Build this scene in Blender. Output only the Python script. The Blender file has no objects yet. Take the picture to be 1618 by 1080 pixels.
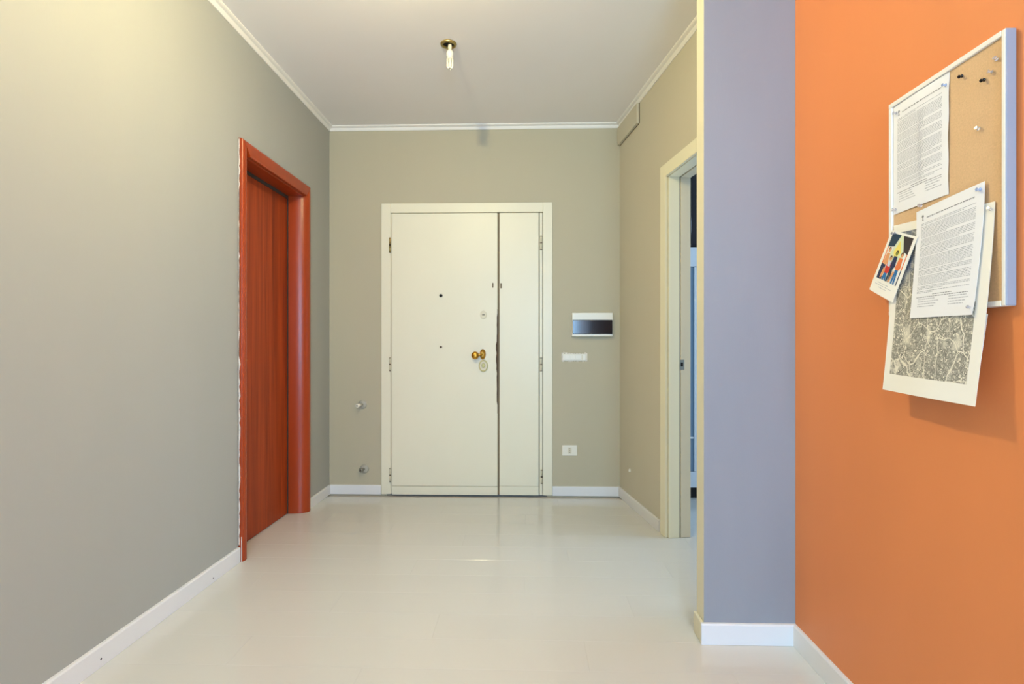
import bpy, bmesh, math, random
from mathutils import Vector, Matrix
random.seed(7)
SC = bpy.context.scene
COL = SC.collection

# ------------------------------------------------------------------ camera
YAW = 0.029
cd = bpy.data.cameras.new('camera'); cam = bpy.data.objects.new('camera', cd); COL.objects.link(cam)
cam.location = (0, 0, 1.13)
cam.rotation_euler = (math.pi/2, 0, YAW)
cd.sensor_width = 36.0; cd.lens = 857/1618*36
cd.shift_y = 5/1618
cd.clip_start = 0.02
SC.camera = cam

# ------------------------------------------------------------------ light
SC.view_settings.view_transform = 'Standard'
SC.view_settings.look = 'None'
SC.view_settings.gamma = 1
SC.view_settings.use_curve_mapping = False
SC.view_settings.exposure = 0.12
W = bpy.data.worlds.new('world'); SC.world = W; W.use_nodes = True
W.node_tree.nodes['Background'].inputs['Color'].default_value = (0.45, 0.62, 1.0, 1)
W.node_tree.nodes['Background'].inputs['Strength'].default_value = 1.2

def light(name, kind, loc, energy, color, rot=(0, 0, 0), size=None, size_y=None, radius=None):
    l = bpy.data.lights.new(name, kind); o = bpy.data.objects.new(name, l); COL.objects.link(o)
    o.location = loc; o.rotation_euler = rot; l.energy = energy; l.color = color
    if size: l.shape = 'RECTANGLE'; l.size = size; l.size_y = size_y
    if radius: l.shadow_soft_size = radius
    return o
H90 = math.pi/2
# the lit bulb on the ceiling just above the frame, and an unseen warm fill light added behind the camera
light('ceiling_bulb_light', 'POINT', (-0.52, 1.80, 2.66), 47, (1.0, 0.87, 0.46), radius=0.03)
light('room_fill_light', 'POINT', (-0.45, -0.9, 2.45), 25, (1.0, 0.88, 0.66), radius=0.16)
# daylight through the window behind the camera
light('window_daylight', 'AREA', (0.47, -2.60, 1.55), 142, (0.35, 0.65, 1.0), (H90, 0, 0), 0.98, 1.6)
# daylight of the bedroom window
light('bedroom_daylight', 'AREA', (3.22, 3.2, 1.5), 38, (0.50, 0.72, 1.0), (0, H90, 0), 1.3, 1.2)

# ------------------------------------------------------------------ materials
def sr(r, g, b):
    f = lambda c: (c/255/12.92) if c/255 <= 0.04045 else ((c/255+0.055)/1.055)**2.4
    return (f(r), f(g), f(b), 1)

def mat(name, col, rough=0.6, metal=0.0, spec=0.5, bump=None, var=None, coat=0, emit=None, trans=0, rand=0, bumpd=0.001):
    """bump = (scale xyz, strength); var = (scale xyz, amount) of slow colour mottling"""
    m = bpy.data.materials.new(name); m.use_nodes = True
    nt = m.node_tree; b = nt.nodes['Principled BSDF']
    b.inputs['Base Color'].default_value = tuple(col[:3]) + (1,)
    b.inputs['Roughness'].default_value = rough
    b.inputs['Metallic'].default_value = metal
    b.inputs['Specular IOR Level'].default_value = spec
    if coat: b.inputs['Coat Weight'].default_value = coat; b.inputs['Coat Roughness'].default_value = 0.12
    if trans: b.inputs['Transmission Weight'].default_value = trans
    tc = nt.nodes.new('ShaderNodeTexCoord')
    def noise(scale, detail=3):
        mp = nt.nodes.new('ShaderNodeMapping'); mp.inputs['Scale'].default_value = scale
        nt.links.new(tc.outputs['Object'], mp.inputs['Vector'])
        n = nt.nodes.new('ShaderNodeTexNoise'); n.inputs['Scale'].default_value = 1
        n.inputs['Detail'].default_value = detail
        nt.links.new(mp.outputs['Vector'], n.inputs['Vector']); return n
    if var or rand:
        hs = nt.nodes.new('ShaderNodeHueSaturation'); hs.inputs['Color'].default_value = tuple(col[:3]) + (1,)
        nt.links.new(hs.outputs['Color'], b.inputs['Base Color'])
        val = None
        if var:
            n = noise(var[0]); mr = nt.nodes.new('ShaderNodeMapRange')
            mr.inputs['From Min'].default_value = 0.3; mr.inputs['From Max'].default_value = 0.7
            mr.inputs['To Min'].default_value = 1-var[1]; mr.inputs['To Max'].default_value = 1+var[1]
            nt.links.new(n.outputs['Fac'], mr.inputs['Value']); val = mr.outputs['Result']
        if rand:
            oi = nt.nodes.new('ShaderNodeObjectInfo'); mr2 = nt.nodes.new('ShaderNodeMapRange')
            mr2.inputs['To Min'].default_value = 1-rand; mr2.inputs['To Max'].default_value = 1+rand
            nt.links.new(oi.outputs['Random'], mr2.inputs['Value'])
            if val:
                mm = nt.nodes.new('ShaderNodeMath'); mm.operation = 'MULTIPLY'
                nt.links.new(val, mm.inputs[0]); nt.links.new(mr2.outputs['Result'], mm.inputs[1]); val = mm.outputs[0]
            else: val = mr2.outputs['Result']
        nt.links.new(val, hs.inputs['Value'])
    if bump:
        n = noise(bump[0], 4); bp = nt.nodes.new('ShaderNodeBump')
        bp.inputs['Strength'].default_value = bump[1]; bp.inputs['Distance'].default_value = bumpd
        nt.links.new(n.outputs['Fac'], bp.inputs['Height']); nt.links.new(bp.outputs['Normal'], b.inputs['Normal'])
    return m

M = {}
M['grey_paint'] = mat('grey_wall_paint', (0.402, 0.402, 0.362), 0.62, bump=((160, 160, 40), 0.25), var=((2.2, 2.2, 0.5), 0.018))
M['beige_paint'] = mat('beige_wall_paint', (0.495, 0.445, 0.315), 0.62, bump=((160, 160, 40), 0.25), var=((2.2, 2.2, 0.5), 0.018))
M['beige_paint_lit'] = mat('beige_wall_paint_lit', (0.61, 0.56, 0.43), 0.62, bump=((160, 160, 40), 0.25), var=((2.2, 2.2, 0.5), 0.018))  # same beige, with extra light on the slanted wall put into the colour
M['lavender_paint'] = mat('lavender_wall_paint', (0.300, 0.310, 0.335), 0.6, bump=((160, 160, 40), 0.25), var=((5, 5, 1.2), 0.03))
M['orange_paint'] = mat('orange_wall_paint', sr(226, 138, 80), 0.55, bump=((160, 160, 60), 0.2), var=((2.5, 2.5, 0.8), 0.03))
M['cream_paint'] = mat('cream_gloss_paint', sr(236, 229, 204), 0.38, bump=((60, 60, 20), 0.12), var=((4, 4, 2), 0.012))
M['cream_side'] = mat('cream_edge_paint', sr(226, 219, 192), 0.5)
M['ceiling'] = mat('ceiling_paint', (0.93, 0.885, 0.85, 1), 0.8, var=((1.2, 1.2, 1.2), 0.012))
M['cornice'] = mat('cornice_white', sr(240, 236, 228), 0.6)
M['baseboard'] = mat('baseboard_white', sr(232, 230, 228), 0.35, var=((3, 3, 3), 0.01))
M['subfloor'] = mat('subfloor', sr(190, 186, 178), 0.9)
M['bedroom_paint'] = mat('bedroom_paint', sr(205, 210, 215), 0.7)
M['black_gap'] = mat('gap_dark', sr(58, 48, 40), 0.8)
M['gap_brown'] = mat('gap_brown', sr(136, 120, 96), 0.8)
M['chip'] = mat('chipped_wood', sr(86, 66, 48), 0.8, var=((60, 60, 25), 0.3))
M['plaster'] = mat('raw_plaster', sr(226, 218, 206), 0.9, bump=((120, 120, 90), 0.8), var=((90, 90, 40), 0.16))
M['brass'] = mat('brass', sr(196, 148, 62), 0.28, metal=1.0)
M['old_brass'] = mat('old_brass', sr(176, 156, 100), 0.35, metal=0.9)
M['steel'] = mat('brushed_steel', sr(170, 165, 150), 0.35, metal=1.0)
M['steel_painted'] = mat('painted_hinge', sr(214, 205, 176), 0.4)
M['white_plastic'] = mat('white_plastic', sr(236, 230, 214), 0.35)
M['ivory_plastic'] = mat('ivory_plastic', sr(222, 212, 186), 0.45)
M['smoked'] = mat('smoked_cover', sr(44, 35, 36), 0.10, spec=0.42)
M['dark_hole'] = mat('dark_hole', sr(22, 18, 15), 0.9)
M['bulb_glass'] = mat('bulb_white_glass', sr(246, 242, 226), 0.25, trans=0.15)
M['chrome'] = mat('chrome', sr(180, 178, 170), 0.22, metal=1.0)
M['cork'] = mat('cork', sr(216, 180, 138), 0.85, bump=((400, 400, 400), 0.5), var=((260, 260, 260), 0.07))
M['frame_white'] = mat('board_frame_white', sr(242, 238, 230), 0.4)
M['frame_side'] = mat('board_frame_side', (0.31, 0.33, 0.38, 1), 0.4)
M['cream_frame_lit'] = mat('cream_frame_paint_lit', sr(243, 237, 208), 0.4, bump=((60, 60, 20), 0.12))  # cream brightened: lamplight on the bedroom door frame put into the colour
M['paper'] = mat('white_paper', sr(240, 240, 243), 0.8)
M['cream_paper'] = mat('cream_paper', sr(244, 240, 229), 0.75)
M['ink'] = mat('grey_ink', sr(176, 178, 186), 0.8)
M['ink_dark'] = mat('dark_ink', sr(140, 140, 146), 0.8)
M['pin_black'] = mat('pin_black', sr(18, 15, 14), 0.25)
M['pin_clear'] = mat('pin_clear', sr(240, 236, 240), 0.12, trans=0.85, spec=0.8)
M['pin_blue'] = mat('pin_pale_blue', sr(196, 210, 240), 0.12, trans=0.5)
M['cab_white'] = mat('cabinet_white', sr(226, 232, 238), 0.45)
M['cab_blue'] = mat('cabinet_panel_blue', sr(112, 140, 165), 0.3)
M['bag'] = mat('dark_bag_cloth', sr(38, 35, 38), 0.8, bump=((300, 300, 300), 0.4))
M['tag'] = mat('pale_tag', sr(200, 220, 240), 0.5)
M['glass'] = mat('window_glass', (1, 1, 1, 1), 0.0, trans=1.0)

def floor_mat():
    m = mat('white_laminate', sr(213, 211, 204), 0.2, spec=0.55, rand=0.008)
    nt = m.node_tree; b = nt.nodes['Principled BSDF']
    tc = nt.nodes.new('ShaderNodeTexCoord')
    mp = nt.nodes.new('ShaderNodeMapping'); mp.inputs['Scale'].default_value = (3, 70, 20)
    n = nt.nodes.new('ShaderNodeTexNoise'); n.inputs['Scale'].default_value = 1; n.inputs['Detail'].default_value = 4
    nt.links.new(tc.outputs['Object'], mp.inputs['Vector']); nt.links.new(mp.outputs['Vector'], n.inputs['Vector'])
    mr = nt.nodes.new('ShaderNodeMapRange'); mr.inputs['To Min'].default_value = 0.09; mr.inputs['To Max'].default_value = 0.2
    nt.links.new(n.outputs['Fac'], mr.inputs['Value']); nt.links.new(mr.outputs['Result'], b.inputs['Roughness'])
    bp = nt.nodes.new('ShaderNodeBump'); bp.inputs['Strength'].default_value = 0.12; bp.inputs['Distance'].default_value = 0.0008
    nt.links.new(n.outputs['Fac'], bp.inputs['Height']); nt.links.new(bp.outputs['Normal'], b.inputs['Normal'])
    return m
M['floor'] = floor_mat()

def wood_mat():
    m = mat('red_cherry_wood', sr(160, 62, 28), 0.42, spec=0.22)
    nt = m.node_tree; b = nt.nodes['Principled BSDF']
    tc = nt.nodes.new('ShaderNodeTexCoord')
    mp = nt.nodes.new('ShaderNodeMapping'); mp.inputs['Scale'].default_value = (22, 22, 0.9)
    n = nt.nodes.new('ShaderNodeTexNoise'); n.inputs['Scale'].default_value = 1; n.inputs['Detail'].default_value = 5
    n.inputs['Distortion'].default_value = 0.6
    nt.links.new(tc.outputs['Object'], mp.inputs['Vector']); nt.links.new(mp.outputs['Vector'], n.inputs['Vector'])
    mp2 = nt.nodes.new('ShaderNodeMapping'); mp2.inputs['Scale'].default_value = (120, 120, 2.5)
    n2 = nt.nodes.new('ShaderNodeTexNoise'); n2.inputs['Scale'].default_value = 1; n2.inputs['Detail'].default_value = 3
    nt.links.new(tc.outputs['Object'], mp2.inputs['Vector']); nt.links.new(mp2.outputs['Vector'], n2.inputs['Vector'])
    mx = nt.nodes.new('ShaderNodeMix'); mx.inputs['Factor'].default_value = 0.35
    nt.links.new(n.outputs['Fac'], mx.inputs['A']); nt.links.new(n2.outputs['Fac'], mx.inputs['B'])
    cr = nt.nodes.new('ShaderNodeValToRGB')
    cr.color_ramp.elements[0].position = 0.34; cr.color_ramp.elements[0].color = sr(124, 44, 11)
    cr.color_ramp.elements[1].position = 0.66; cr.color_ramp.elements[1].color = sr(182, 74, 26)
    nt.links.new(mx.outputs['Result'], cr.inputs['Fac']); nt.links.new(cr.outputs['Color'], b.inputs['Base Color'])
    return m
M['wood'] = wood_mat()
M['wood_casing'] = mat('red_casing_lacquer', sr(160, 60, 17), 0.3, spec=0.4, var=((25, 25, 0.8), 0.07))

def poster_mat():
    m = bpy.data.materials.new('dense_ink_drawing'); m.use_nodes = True
    nt = m.node_tree; b = nt.nodes['Principled BSDF']; b.inputs['Roughness'].default_value = 0.8
    N = nt.nodes.new; L = nt.links.new
    tc = N('ShaderNodeTexCoord')
    nz = N('ShaderNodeTexNoise'); nz.inputs['Scale'].default_value = 7
    L(tc.outputs['UV'], nz.inputs['Vector'])
    add = N('ShaderNodeMix'); add.data_type = 'VECTOR'; add.inputs['Factor'].default_value = 0.06
    L(tc.outputs['UV'], add.inputs[4]); L(nz.outputs['Color'], add.inputs[5])
    def vor(scale, feat='DISTANCE_TO_EDGE', metric='EUCLIDEAN'):
        v = N('ShaderNodeTexVoronoi'); v.feature = feat; v.inputs['Scale'].default_value = scale
        if feat == 'F1': v.distance = metric
        L(add.outputs[1], v.inputs['Vector']); return v
    def ramp(src, lo, hi, a=0.0, c=1.0):
        r = N('ShaderNodeMapRange'); r.inputs['From Min'].default_value = lo; r.inputs['From Max'].default_value = hi
        r.inputs['To Min'].default_value = a; r.inputs['To Max'].default_value = c
        L(src, r.inputs['Value']); return r.outputs['Result']
    def math_(op, a, c):
        x = N('ShaderNodeMath'); x.operation = op
        for i, s in enumerate((a, c)):
            if isinstance(s, (int, float)): x.inputs[i].default_value = s
            else: L(s, x.inputs[i])
        return x.outputs[0]
    streets = ramp(vor(5).outputs['Distance'], 0.008, 0.020, 0.1)             # 0 on the streets
    mp = N('ShaderNodeMapping'); mp.inputs['Scale'].default_value = (1, 1.6, 1); L(add.outputs[1], mp.inputs['Vector'])
    v2 = N('ShaderNodeTexVoronoi'); v2.distance = 'CHEBYCHEV'; v2.inputs['Scale'].default_value = 30
    L(mp.outputs['Vector'], v2.inputs['Vector'])
    roofs = ramp(v2.outputs['Distance'], 0.30, 0.52)
    lines = ramp(vor(34).outputs['Distance'], 0.03, 0.10, 1, 0)
    n2 = N('ShaderNodeTexNoise'); n2.inputs['Scale'].default_value = 95; n2.inputs['Detail'].default_value = 2
    L(tc.outputs['UV'], n2.inputs['Vector'])
    hatch = ramp(n2.outputs['Fac'], 0.48, 0.56)
    n3 = N('ShaderNodeTexNoise'); n3.inputs['Scale'].default_value = 5.5; n3.inputs['Detail'].default_value = 1
    L(tc.outputs['UV'], n3.inputs['Vector'])
    dens = ramp(n3.outputs['Fac'], 0.34, 0.42)
    ink = math_('MAXIMUM', math_('MULTIPLY', roofs, 0.6), math_('MAXIMUM', math_('MULTIPLY', lines, 0.8), math_('MULTIPLY', hatch, 0.75)))
    ink = math_('MULTIPLY', ink, math_('MULTIPLY', streets, ramp(dens, 0, 1, 0.4, 1.0)))
    mix = N('ShaderNodeMix'); mix.data_type = 'RGBA'
    mix.inputs['A'].default_value = sr(238, 232, 214); mix.inputs['B'].default_value = sr(46, 46, 44)
    L(ink, mix.inputs['Factor'])
    # blue patch in the drawing's upper corner, with the card's shade painted in
    sp = N('ShaderNodeSeparateXYZ'); L(tc.outputs['UV'], sp.inputs['Vector'])
    bx = ramp(sp.outputs['X'], 0.34, 0.20); by = ramp(sp.outputs['Y'], 0.60, 0.72)
    bl = N('ShaderNodeMix'); bl.data_type = 'RGBA'; bl.inputs['B'].default_value = sr(70, 96, 132)
    L(mix.outputs['Result'], bl.inputs['A'])
    L(math_('MULTIPLY', math_('MULTIPLY', bx, by), ramp(nz.outputs['Fac'], 0.35, 0.6, 0.3, 0.85)), bl.inputs['Factor'])
    L(bl.outputs['Result'], b.inputs['Base Color'])
    return m
M['poster'] = poster_mat()

# ------------------------------------------------------------------ mesh helpers
def B(): return bmesh.new()

def box(bm, lo, hi, bev=0.0, seg=2, mi=0):
    lo = Vector(lo); hi = Vector(hi); c = (lo+hi)/2; s = hi-lo
    r = bmesh.ops.create_cube(bm, size=1.0)
    vs = r['verts']
    for v in vs: v.co = Vector((v.co.x*s.x, v.co.y*s.y, v.co.z*s.z)) + c
    fs = {f for v in vs for f in v.link_faces}
    for f in fs: f.material_index = mi
    if bev:
        es = list({e for v in vs for e in v.link_edges})
        r = bmesh.ops.bevel(bm, geom=es, offset=min(bev, min(s)*0.45), segments=seg, affect='EDGES', profile=0.5)
        for f in r['faces']: f.material_index = mi
    return bm

def lathe(bm, prof, p0, axis, n=24, mi=0, sx=1.0, sy=1.0):
    """prof = [(distance along axis, radius)...]; sx, sy squash the two cross directions"""
    a = Vector(axis).normalized(); up = Vector((0, 0, 1)) if abs(a.z) < 0.9 else Vector((0, 1, 0))
    x = up.cross(a).normalized(); y = a.cross(x)
    rings = []
    for d, r in prof:
        rings.append([bm.verts.new(Vector(p0)+a*d+x*(r*sx*math.cos(t*2*math.pi/n))+y*(r*sy*math.sin(t*2*math.pi/n))) for t in range(n)])
    for i in range(len(rings)-1):
        for k in range(n):
            f = bm.faces.new((rings[i][k], rings[i][(k+1) % n], rings[i+1][(k+1) % n], rings[i+1][k])); f.smooth = True; f.material_index = mi
    for ring, fl in ((rings[0], True), (rings[-1], False)):
        f = bm.faces.new(ring[::-1] if fl else ring); f.material_index = mi
    return bm

def tube(bm, pts, r, n=10):
    pts = [Vector(p) for p in pts]; rings = []
    ref = Vector((0.31, 0.87, 0.39))
    for i, p in enumerate(pts):
        t = (pts[min(i+1, len(pts)-1)]-pts[max(i-1, 0)]).normalized()
        x = ref.cross(t).normalized(); y = t.cross(x)
        rings.append([bm.verts.new(p+x*r*math.cos(k*2*math.pi/n)+y*r*math.sin(k*2*math.pi/n)) for k in range(n)])
    for i in range(len(rings)-1):
        for k in range(n):
            f = bm.faces.new((rings[i][k], rings[i][(k+1) % n], rings[i+1][(k+1) % n], rings[i+1][k])); f.smooth = True
    bm.faces.new(rings[0][::-1]); bm.faces.new(rings[-1])
    return bm

def prism(bm, poly, a, b):
    """poly: list of Vector offsets at end a, same at end b (a, b Vectors or lists of offsets)"""
    A = [bm.verts.new(p) for p in a]; Bv = [bm.verts.new(p) for p in b]; n = len(A)
    for k in range(n):
        f = bm.faces.new((A[k], A[(k+1) % n], Bv[(k+1) % n], Bv[k])); f.smooth = poly
    bm.faces.new(A[::-1]); bm.faces.new(Bv)
    return bm

def obj(name, bm, m, parent=None, loc=(0, 0, 0), rotz=0.0, local=False):
    """links the bmesh as one object. World geometry is re-based to the parent's location unless local."""
    bmesh.ops.recalc_face_normals(bm, faces=bm.faces[:])
    me = bpy.data.meshes.new(name); off = Vector((0, 0, 0))
    if parent is not None and not local:
        off = Vector(parent.get('_o', (0, 0, 0)))
    if off.length: bmesh.ops.translate(bm, verts=bm.verts[:], vec=-off)
    bm.to_mesh(me); bm.free()
    for x in (m if isinstance(m, (list, tuple)) else [m]): me.materials.append(x if not isinstance(x, str) else M[x])
    o = bpy.data.objects.new(name, me); COL.objects.link(o)
    o.location = loc; o.rotation_euler = (0, 0, rotz)
    if parent is not None:
        o.parent = parent
        if '_o' in parent: o['_o'] = tuple(parent['_o'])
    return o

ORIG = {}
def tag(o, label=None, cat=None, group=None, kind=None):
    if label: o['label'] = label
    if cat: o['category'] = cat
    if group: o['group'] = group
    if kind: o['kind'] = kind
    return o
def empty(name, loc=(0, 0, 0), rotz=0.0, **k):
    o = bpy.data.objects.new(name, None); COL.objects.link(o); o.location = loc; o.rotation_euler = (0, 0, rotz)
    o.empty_display_size = 0.05
    o['_o'] = tuple(loc) if not rotz else (0.0, 0.0, 0.0)
    return tag(o, **k)
def part(name, bm, m, parent, local=False):
    o = obj(name, bm, m, parent, local=local)
    return o
def structure(name, bm, m, label, loc=(0, 0, 0), rotz=0.0, cat=None):
    o = obj(name, bm, m, loc=loc, rotz=rotz)
    return tag(o, label=label, cat=cat or name.split('_')[0], kind='structure')

# slanted wall frame: x runs along the wall towards the viewer, y into the wall
SL_O = (0.69, 4.09, 0.0); SL_R = math.atan2(-0.98951, 0.14447)
CH = 2.79                      # ceiling height
YB = 4.09; XL = -1.51; XR = 1.01; YR = -2.70

# ------------------------------------------------------------------ floor
fl = structure('floor', box(B(), (-1.80, -2.85, -0.12), (3.45, 4.95, -0.0105)), 'subfloor',
               'floor of glossy white laminate planks laid across the hallway')
plank_cache = {}
def plank(x0, x1, y0, y1):
    g = 0.0001
    key = (round(x1-x0, 3), round(y1-y0, 3))
    if key not in plank_cache:
        bm = B(); lx, ly = key
        c = 0.0004
        a = [(g, g), (lx-g, g), (lx-g, ly-g), (g, ly-g)]
        t = [(g+c, g+c), (lx-g-c, g+c), (lx-g-c, ly-g-c), (g+c, ly-g-c)]
        r0 = [bm.verts.new((p[0], p[1], -0.0100)) for p in a]
        r1 = [bm.verts.new((p[0], p[1], -c)) for p in a]
        r2 = [bm.verts.new((p[0], p[1], 0)) for p in t]
        for ra, rb in ((r0, r1), (r1, r2)):
            for k in range(4): bm.faces.new((ra[k], ra[(k+1) % 4], rb[(k+1) % 4], rb[k]))
        bm.faces.new(r2); bm.faces.new(r0[::-1])
        me = bpy.data.meshes.new('plank'); bm.to_mesh(me); bm.free(); me.materials.append(M['floor'])
        plank_cache[key] = me
    o = bpy.data.objects.new('plank', plank_cache[key]); COL.objects.link(o)
    o.location = (x0, y0, 0); o.parent = fl
PW = 0.192; PLN = 1.285
row = 0; y = -2.72
while y < 4.80:
    y1 = y+PW
    if y1 < 2.10: xa, xb = -1.655, 1.09
    elif y1 < 4.16: xa, xb = -1.655, 3.30
    else: xa, xb = 0.70, 3.30
    off = [0.0, 0.47, 0.93, 0.21, 0.70][row % 5]
    x = xa - off
    while x < xb-0.001:
        a = max(x, xa); b = min(x+PLN, xb)
        if b-a > 0.03: plank(a, b, y, y1)
        x += PLN
    y = y1; row += 1

# ------------------------------------------------------------------ walls and ceiling
RD0, RD1 = 2.87, 3.59          # red door opening in y
bm = B()
box(bm, (XL-0.15, -2.85, -0.01), (XL, RD0-0.025, 2.9))
box(bm, (XL-0.15, RD1+0.025, -0.01), (XL, YB+0.15, 2.9))
box(bm, (XL-0.15, RD0-0.025, 2.145), (XL, RD1+0.025, 2.9))
structure('wall_left', bm, 'grey_paint', 'long grey painted wall with the red wooden door')
ED0, ED1, EDT = -1.10, 0.175, 2.195    # entrance opening, behind its casing
bm = B()
box(bm, (XL-0.15, YB, -0.01), (ED0+0.03, YB+0.15, 2.9))
box(bm, (ED1-0.03, YB, -0.01), (0.86, YB+0.15, 2.9))
box(bm, (ED0+0.03, YB, EDT-0.03), (ED1-0.03, YB+0.15, 2.9))
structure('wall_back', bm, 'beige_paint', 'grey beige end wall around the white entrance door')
D30, D31, D3T = 0.90, 1.70, 2.12       # doorway in the slanted wall (along it)
bm = B()
box(bm, (-0.12, 0, -0.01), (D30-0.02, 0.13, 2.9)); box(bm, (D31+0.02, 0, -0.01), (1.99, 0.13, 2.9))
box(bm, (D30-0.02, 0, D3T+0.02), (D31+0.02, 0.13, 2.9))
structure('wall_right_far', bm, 'beige_paint_lit', 'beige wall with the cream door frame, behind the wall stub', SL_O, SL_R)
# short stub with a cream narrow side
bm = B(); box(bm, (0.668, 2.078, -0.01), (1.13, 2.165, 2.9))
for f in bm.faces:
    f.normal_update()
    if f.normal.x < -0.9: f.material_index = 1
structure('wall_stub', bm, ['lavender_paint', 'cream_side'], 'lavender grey narrow wall stub with a cream side, beside the orange wall')
structure('wall_right_near', box(B(), (XR, -2.85, -0.01), (XR+0.12, 2.0775, 2.9)), 'orange_paint', 'orange painted wall carrying the cork noticeboard')
# end wall behind the camera with a window
wx0, wx1, wz0, wz1 = -0.04, 0.98, 0.72, 2.38
bm = B()
box(bm, (XL-0.15, YR-0.2, -0.01), (wx0, YR, 2.9)); box(bm, (wx1, YR-0.2, -0.01), (XR+0.12, YR, 2.9))
box(bm, (wx0, YR-0.2, -0.01), (wx1, YR, wz0)); box(bm, (wx0, YR-0.2, wz1), (wx1, YR, 2.9))
structure('wall_front', bm, 'grey_paint', 'grey wall with the window behind the viewer')
def window(name, lo, hi, axis, label):
    """casement window; axis 'y' = lies in an xz plane, 'x' = lies in a yz plane"""
    w = empty(name, label=label, cat='window', kind='structure')
    (a0, z0, d0), (a1, z1, d1) = lo, hi
    def bb(b, a, z, a2, z2, e0=d0, e1=d1):
        if axis == 'y': box(b, (a, e0, z), (a2, e1, z2), 0.004)
        else: box(b, (e0, a, z), (e1, a2, z2), 0.004)
    b = B(); bb(b, a0, z0, a1, z0+0.06); bb(b, a0, z1-0.06, a1, z1); bb(b, a0, z0+0.06, a0+0.06, z1-0.06); bb(b, a1-0.06, z0+0.06, a1, z1-0.06)
    am = (a0+a1)/2; bb(b, am-0.04, z0+0.06, am+0.04, z1-0.06)
    part('window_frame', b, 'cream_paint', w)
    dm = (d0+d1)/2
    for s0, s1 in ((a0+0.06, am-0.04), (am+0.04, a1-0.06)):
        b = B(); bb(b, s0, z0+0.06, s1, z1-0.06, dm-0.003, dm+0.003); part('pane', b, 'glass', w)
    return w
window('window_1', (wx0, wz0, YR-0.14), (wx1, wz1, YR-0.08), 'y', 'white casement window behind the viewer')

# bedroom shell
structure('wall_bedroom_back', box(B(), (0.70, 4.75, -0.01), (3.45, 4.9, 2.9)), 'bedroom_paint', 'pale wall at the end of the bedroom behind the wardrobe')
structure('wall_bedroom_left', box(B(), (0.68, 4.241, -0.01), (0.82, 4.75, 2.9)), 'bedroom_paint', 'short pale bedroom wall beside the wardrobe')
structure('wall_bedroom_front', box(B(), (1.131, 2.02, -0.01), (3.45, 2.165, 2.9)), 'bedroom_paint', 'pale bedroom wall out of sight beside the doorway')
bm = B()
bw0, bw1, bz0, bz1 = 2.5, 3.9, 0.85, 2.15
box(bm, (3.30, 2.165, -0.01), (3.45, bw0, 2.9)); box(bm, (3.30, bw1, -0.01), (3.45, 4.75, 2.9))
box(bm, (3.30, bw0, -0.01), (3.45, bw1, bz0)); box(bm, (3.30, bw0, bz1), (3.45, bw1, 2.9))
structure('wall_bedroom_right', bm, 'bedroom_paint', 'pale bedroom wall with the bedroom window')
window('window_2', (bw0, bz0, 3.36), (bw1, bz1, 3.41), 'x', 'white casement window of the bedroom')
structure('ceiling', box(B(), (-1.80, -2.95, CH), (3.5, 4.95, CH+0.15)), 'ceiling', 'flat off-white ceiling with a bare bulb')

# ------------------------------------------------------------------ cornices and baseboards
def cove(p0, p1, inward, name, label, s=0.034):
    """small quarter-hollow cornice from p0 to p1 (xy), inward = xy direction into the room"""
    inw = Vector((inward[0], inward[1], 0)).normalized(); up = Vector((0, 0, 1))
    prof = [(0, 0), (0, -s), (0.006, -s), (0.010, -s*0.78), (s*0.45, -s*0.42), (s*0.8, -0.011), (s, -0.006), (s, 0)]
    A = [Vector((p0[0], p0[1], CH))+inw*u+up*v for u, v in prof]; Bq = [Vector((p1[0], p1[1], CH))+inw*u+up*v for u, v in prof]
    b = B(); prism(b, False, A, Bq)
    return structure(name, b, 'cornice', label)
def sl(s, t=0.0):
    d = (0.14447, -0.98951); n = (0.98951, 0.14447)
    return (SL_O[0]+d[0]*s+n[0]*t, SL_O[1]+d[1]*s+n[1]*t)
cove((XL, YR), (XL, YB), (1, 0), 'trim_1', 'white cornice along the top of the grey wall with the red door')
cove((XL, YB), (0.70, YB), (0, -1), 'trim_2', 'white cornice above the entrance door')
cove(sl(0), sl(1.94), (-0.98951, -0.14447), 'trim_3', 'white cornice above the cream door frame')

def base(name, p0, p1, inward, label, h=0.070, t=0.013, z0=0.0008):
    inw = Vector((inward[0], inward[1], 0)).normalized(); up = Vector((0, 0, 1))
    prof = [(0, z0), (t, z0), (t, h-0.006), (t-0.003, h-0.001), (t-0.006, h), (0, h)]
    A = [Vector((p0[0], p0[1], 0))+inw*u+up*v for u, v in prof]; Bq = [Vector((p1[0], p1[1], 0))+inw*u+up*v for u, v in prof]
    b = B(); prism(b, False, A, Bq)
    return structure(name, b, 'baseboard', label)
bl = base('baseboard_left', (XL, YR), (XL, RD0-0.087), (1, 0), 'white baseboard along the grey wall up to the red door', h=0.078, t=0.014)
for (yy, zz) in ((1.86, 0.030), (2.54, 0.022)):
    b = B(); lathe(b, [(0, 0.0035), (0.0012, 0.003)], (XL+0.014, yy, zz), (1, 0, 0), 10)
    part('nail', b, 'dark_hole', bl)
base('baseboard_left_far', (XL, RD1+0.083), (XL, YB), (1, 0), 'short white baseboard between the red door and the corner')
base('baseboard_back_left', (XL, YB), (-1.112, YB), (0, -1), 'white baseboard under the two pipe stubs')
base('baseboard_back_right', (0.187, YB), (0.70, YB), (0, -1), 'white baseboard under the power socket')
base('baseboard_right_far', sl(0.0), sl(0.79), (-0.98951, -0.14447), 'white baseboard between the corner and the cream door frame')
base('baseboard_stub', (0.655, 2.078), (XR, 2.078), (0, -1), 'white baseboard across the front of the lavender wall stub', h=0.080)
bm = B(); box(bm, (0.655, 2.0785, 0.0008), (0.6675, 2.165, 0.080), 0.003)
structure('baseboard_stub_side', bm, 'cream_side', 'short cream baseboard on the narrow side of the wall stub')
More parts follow.
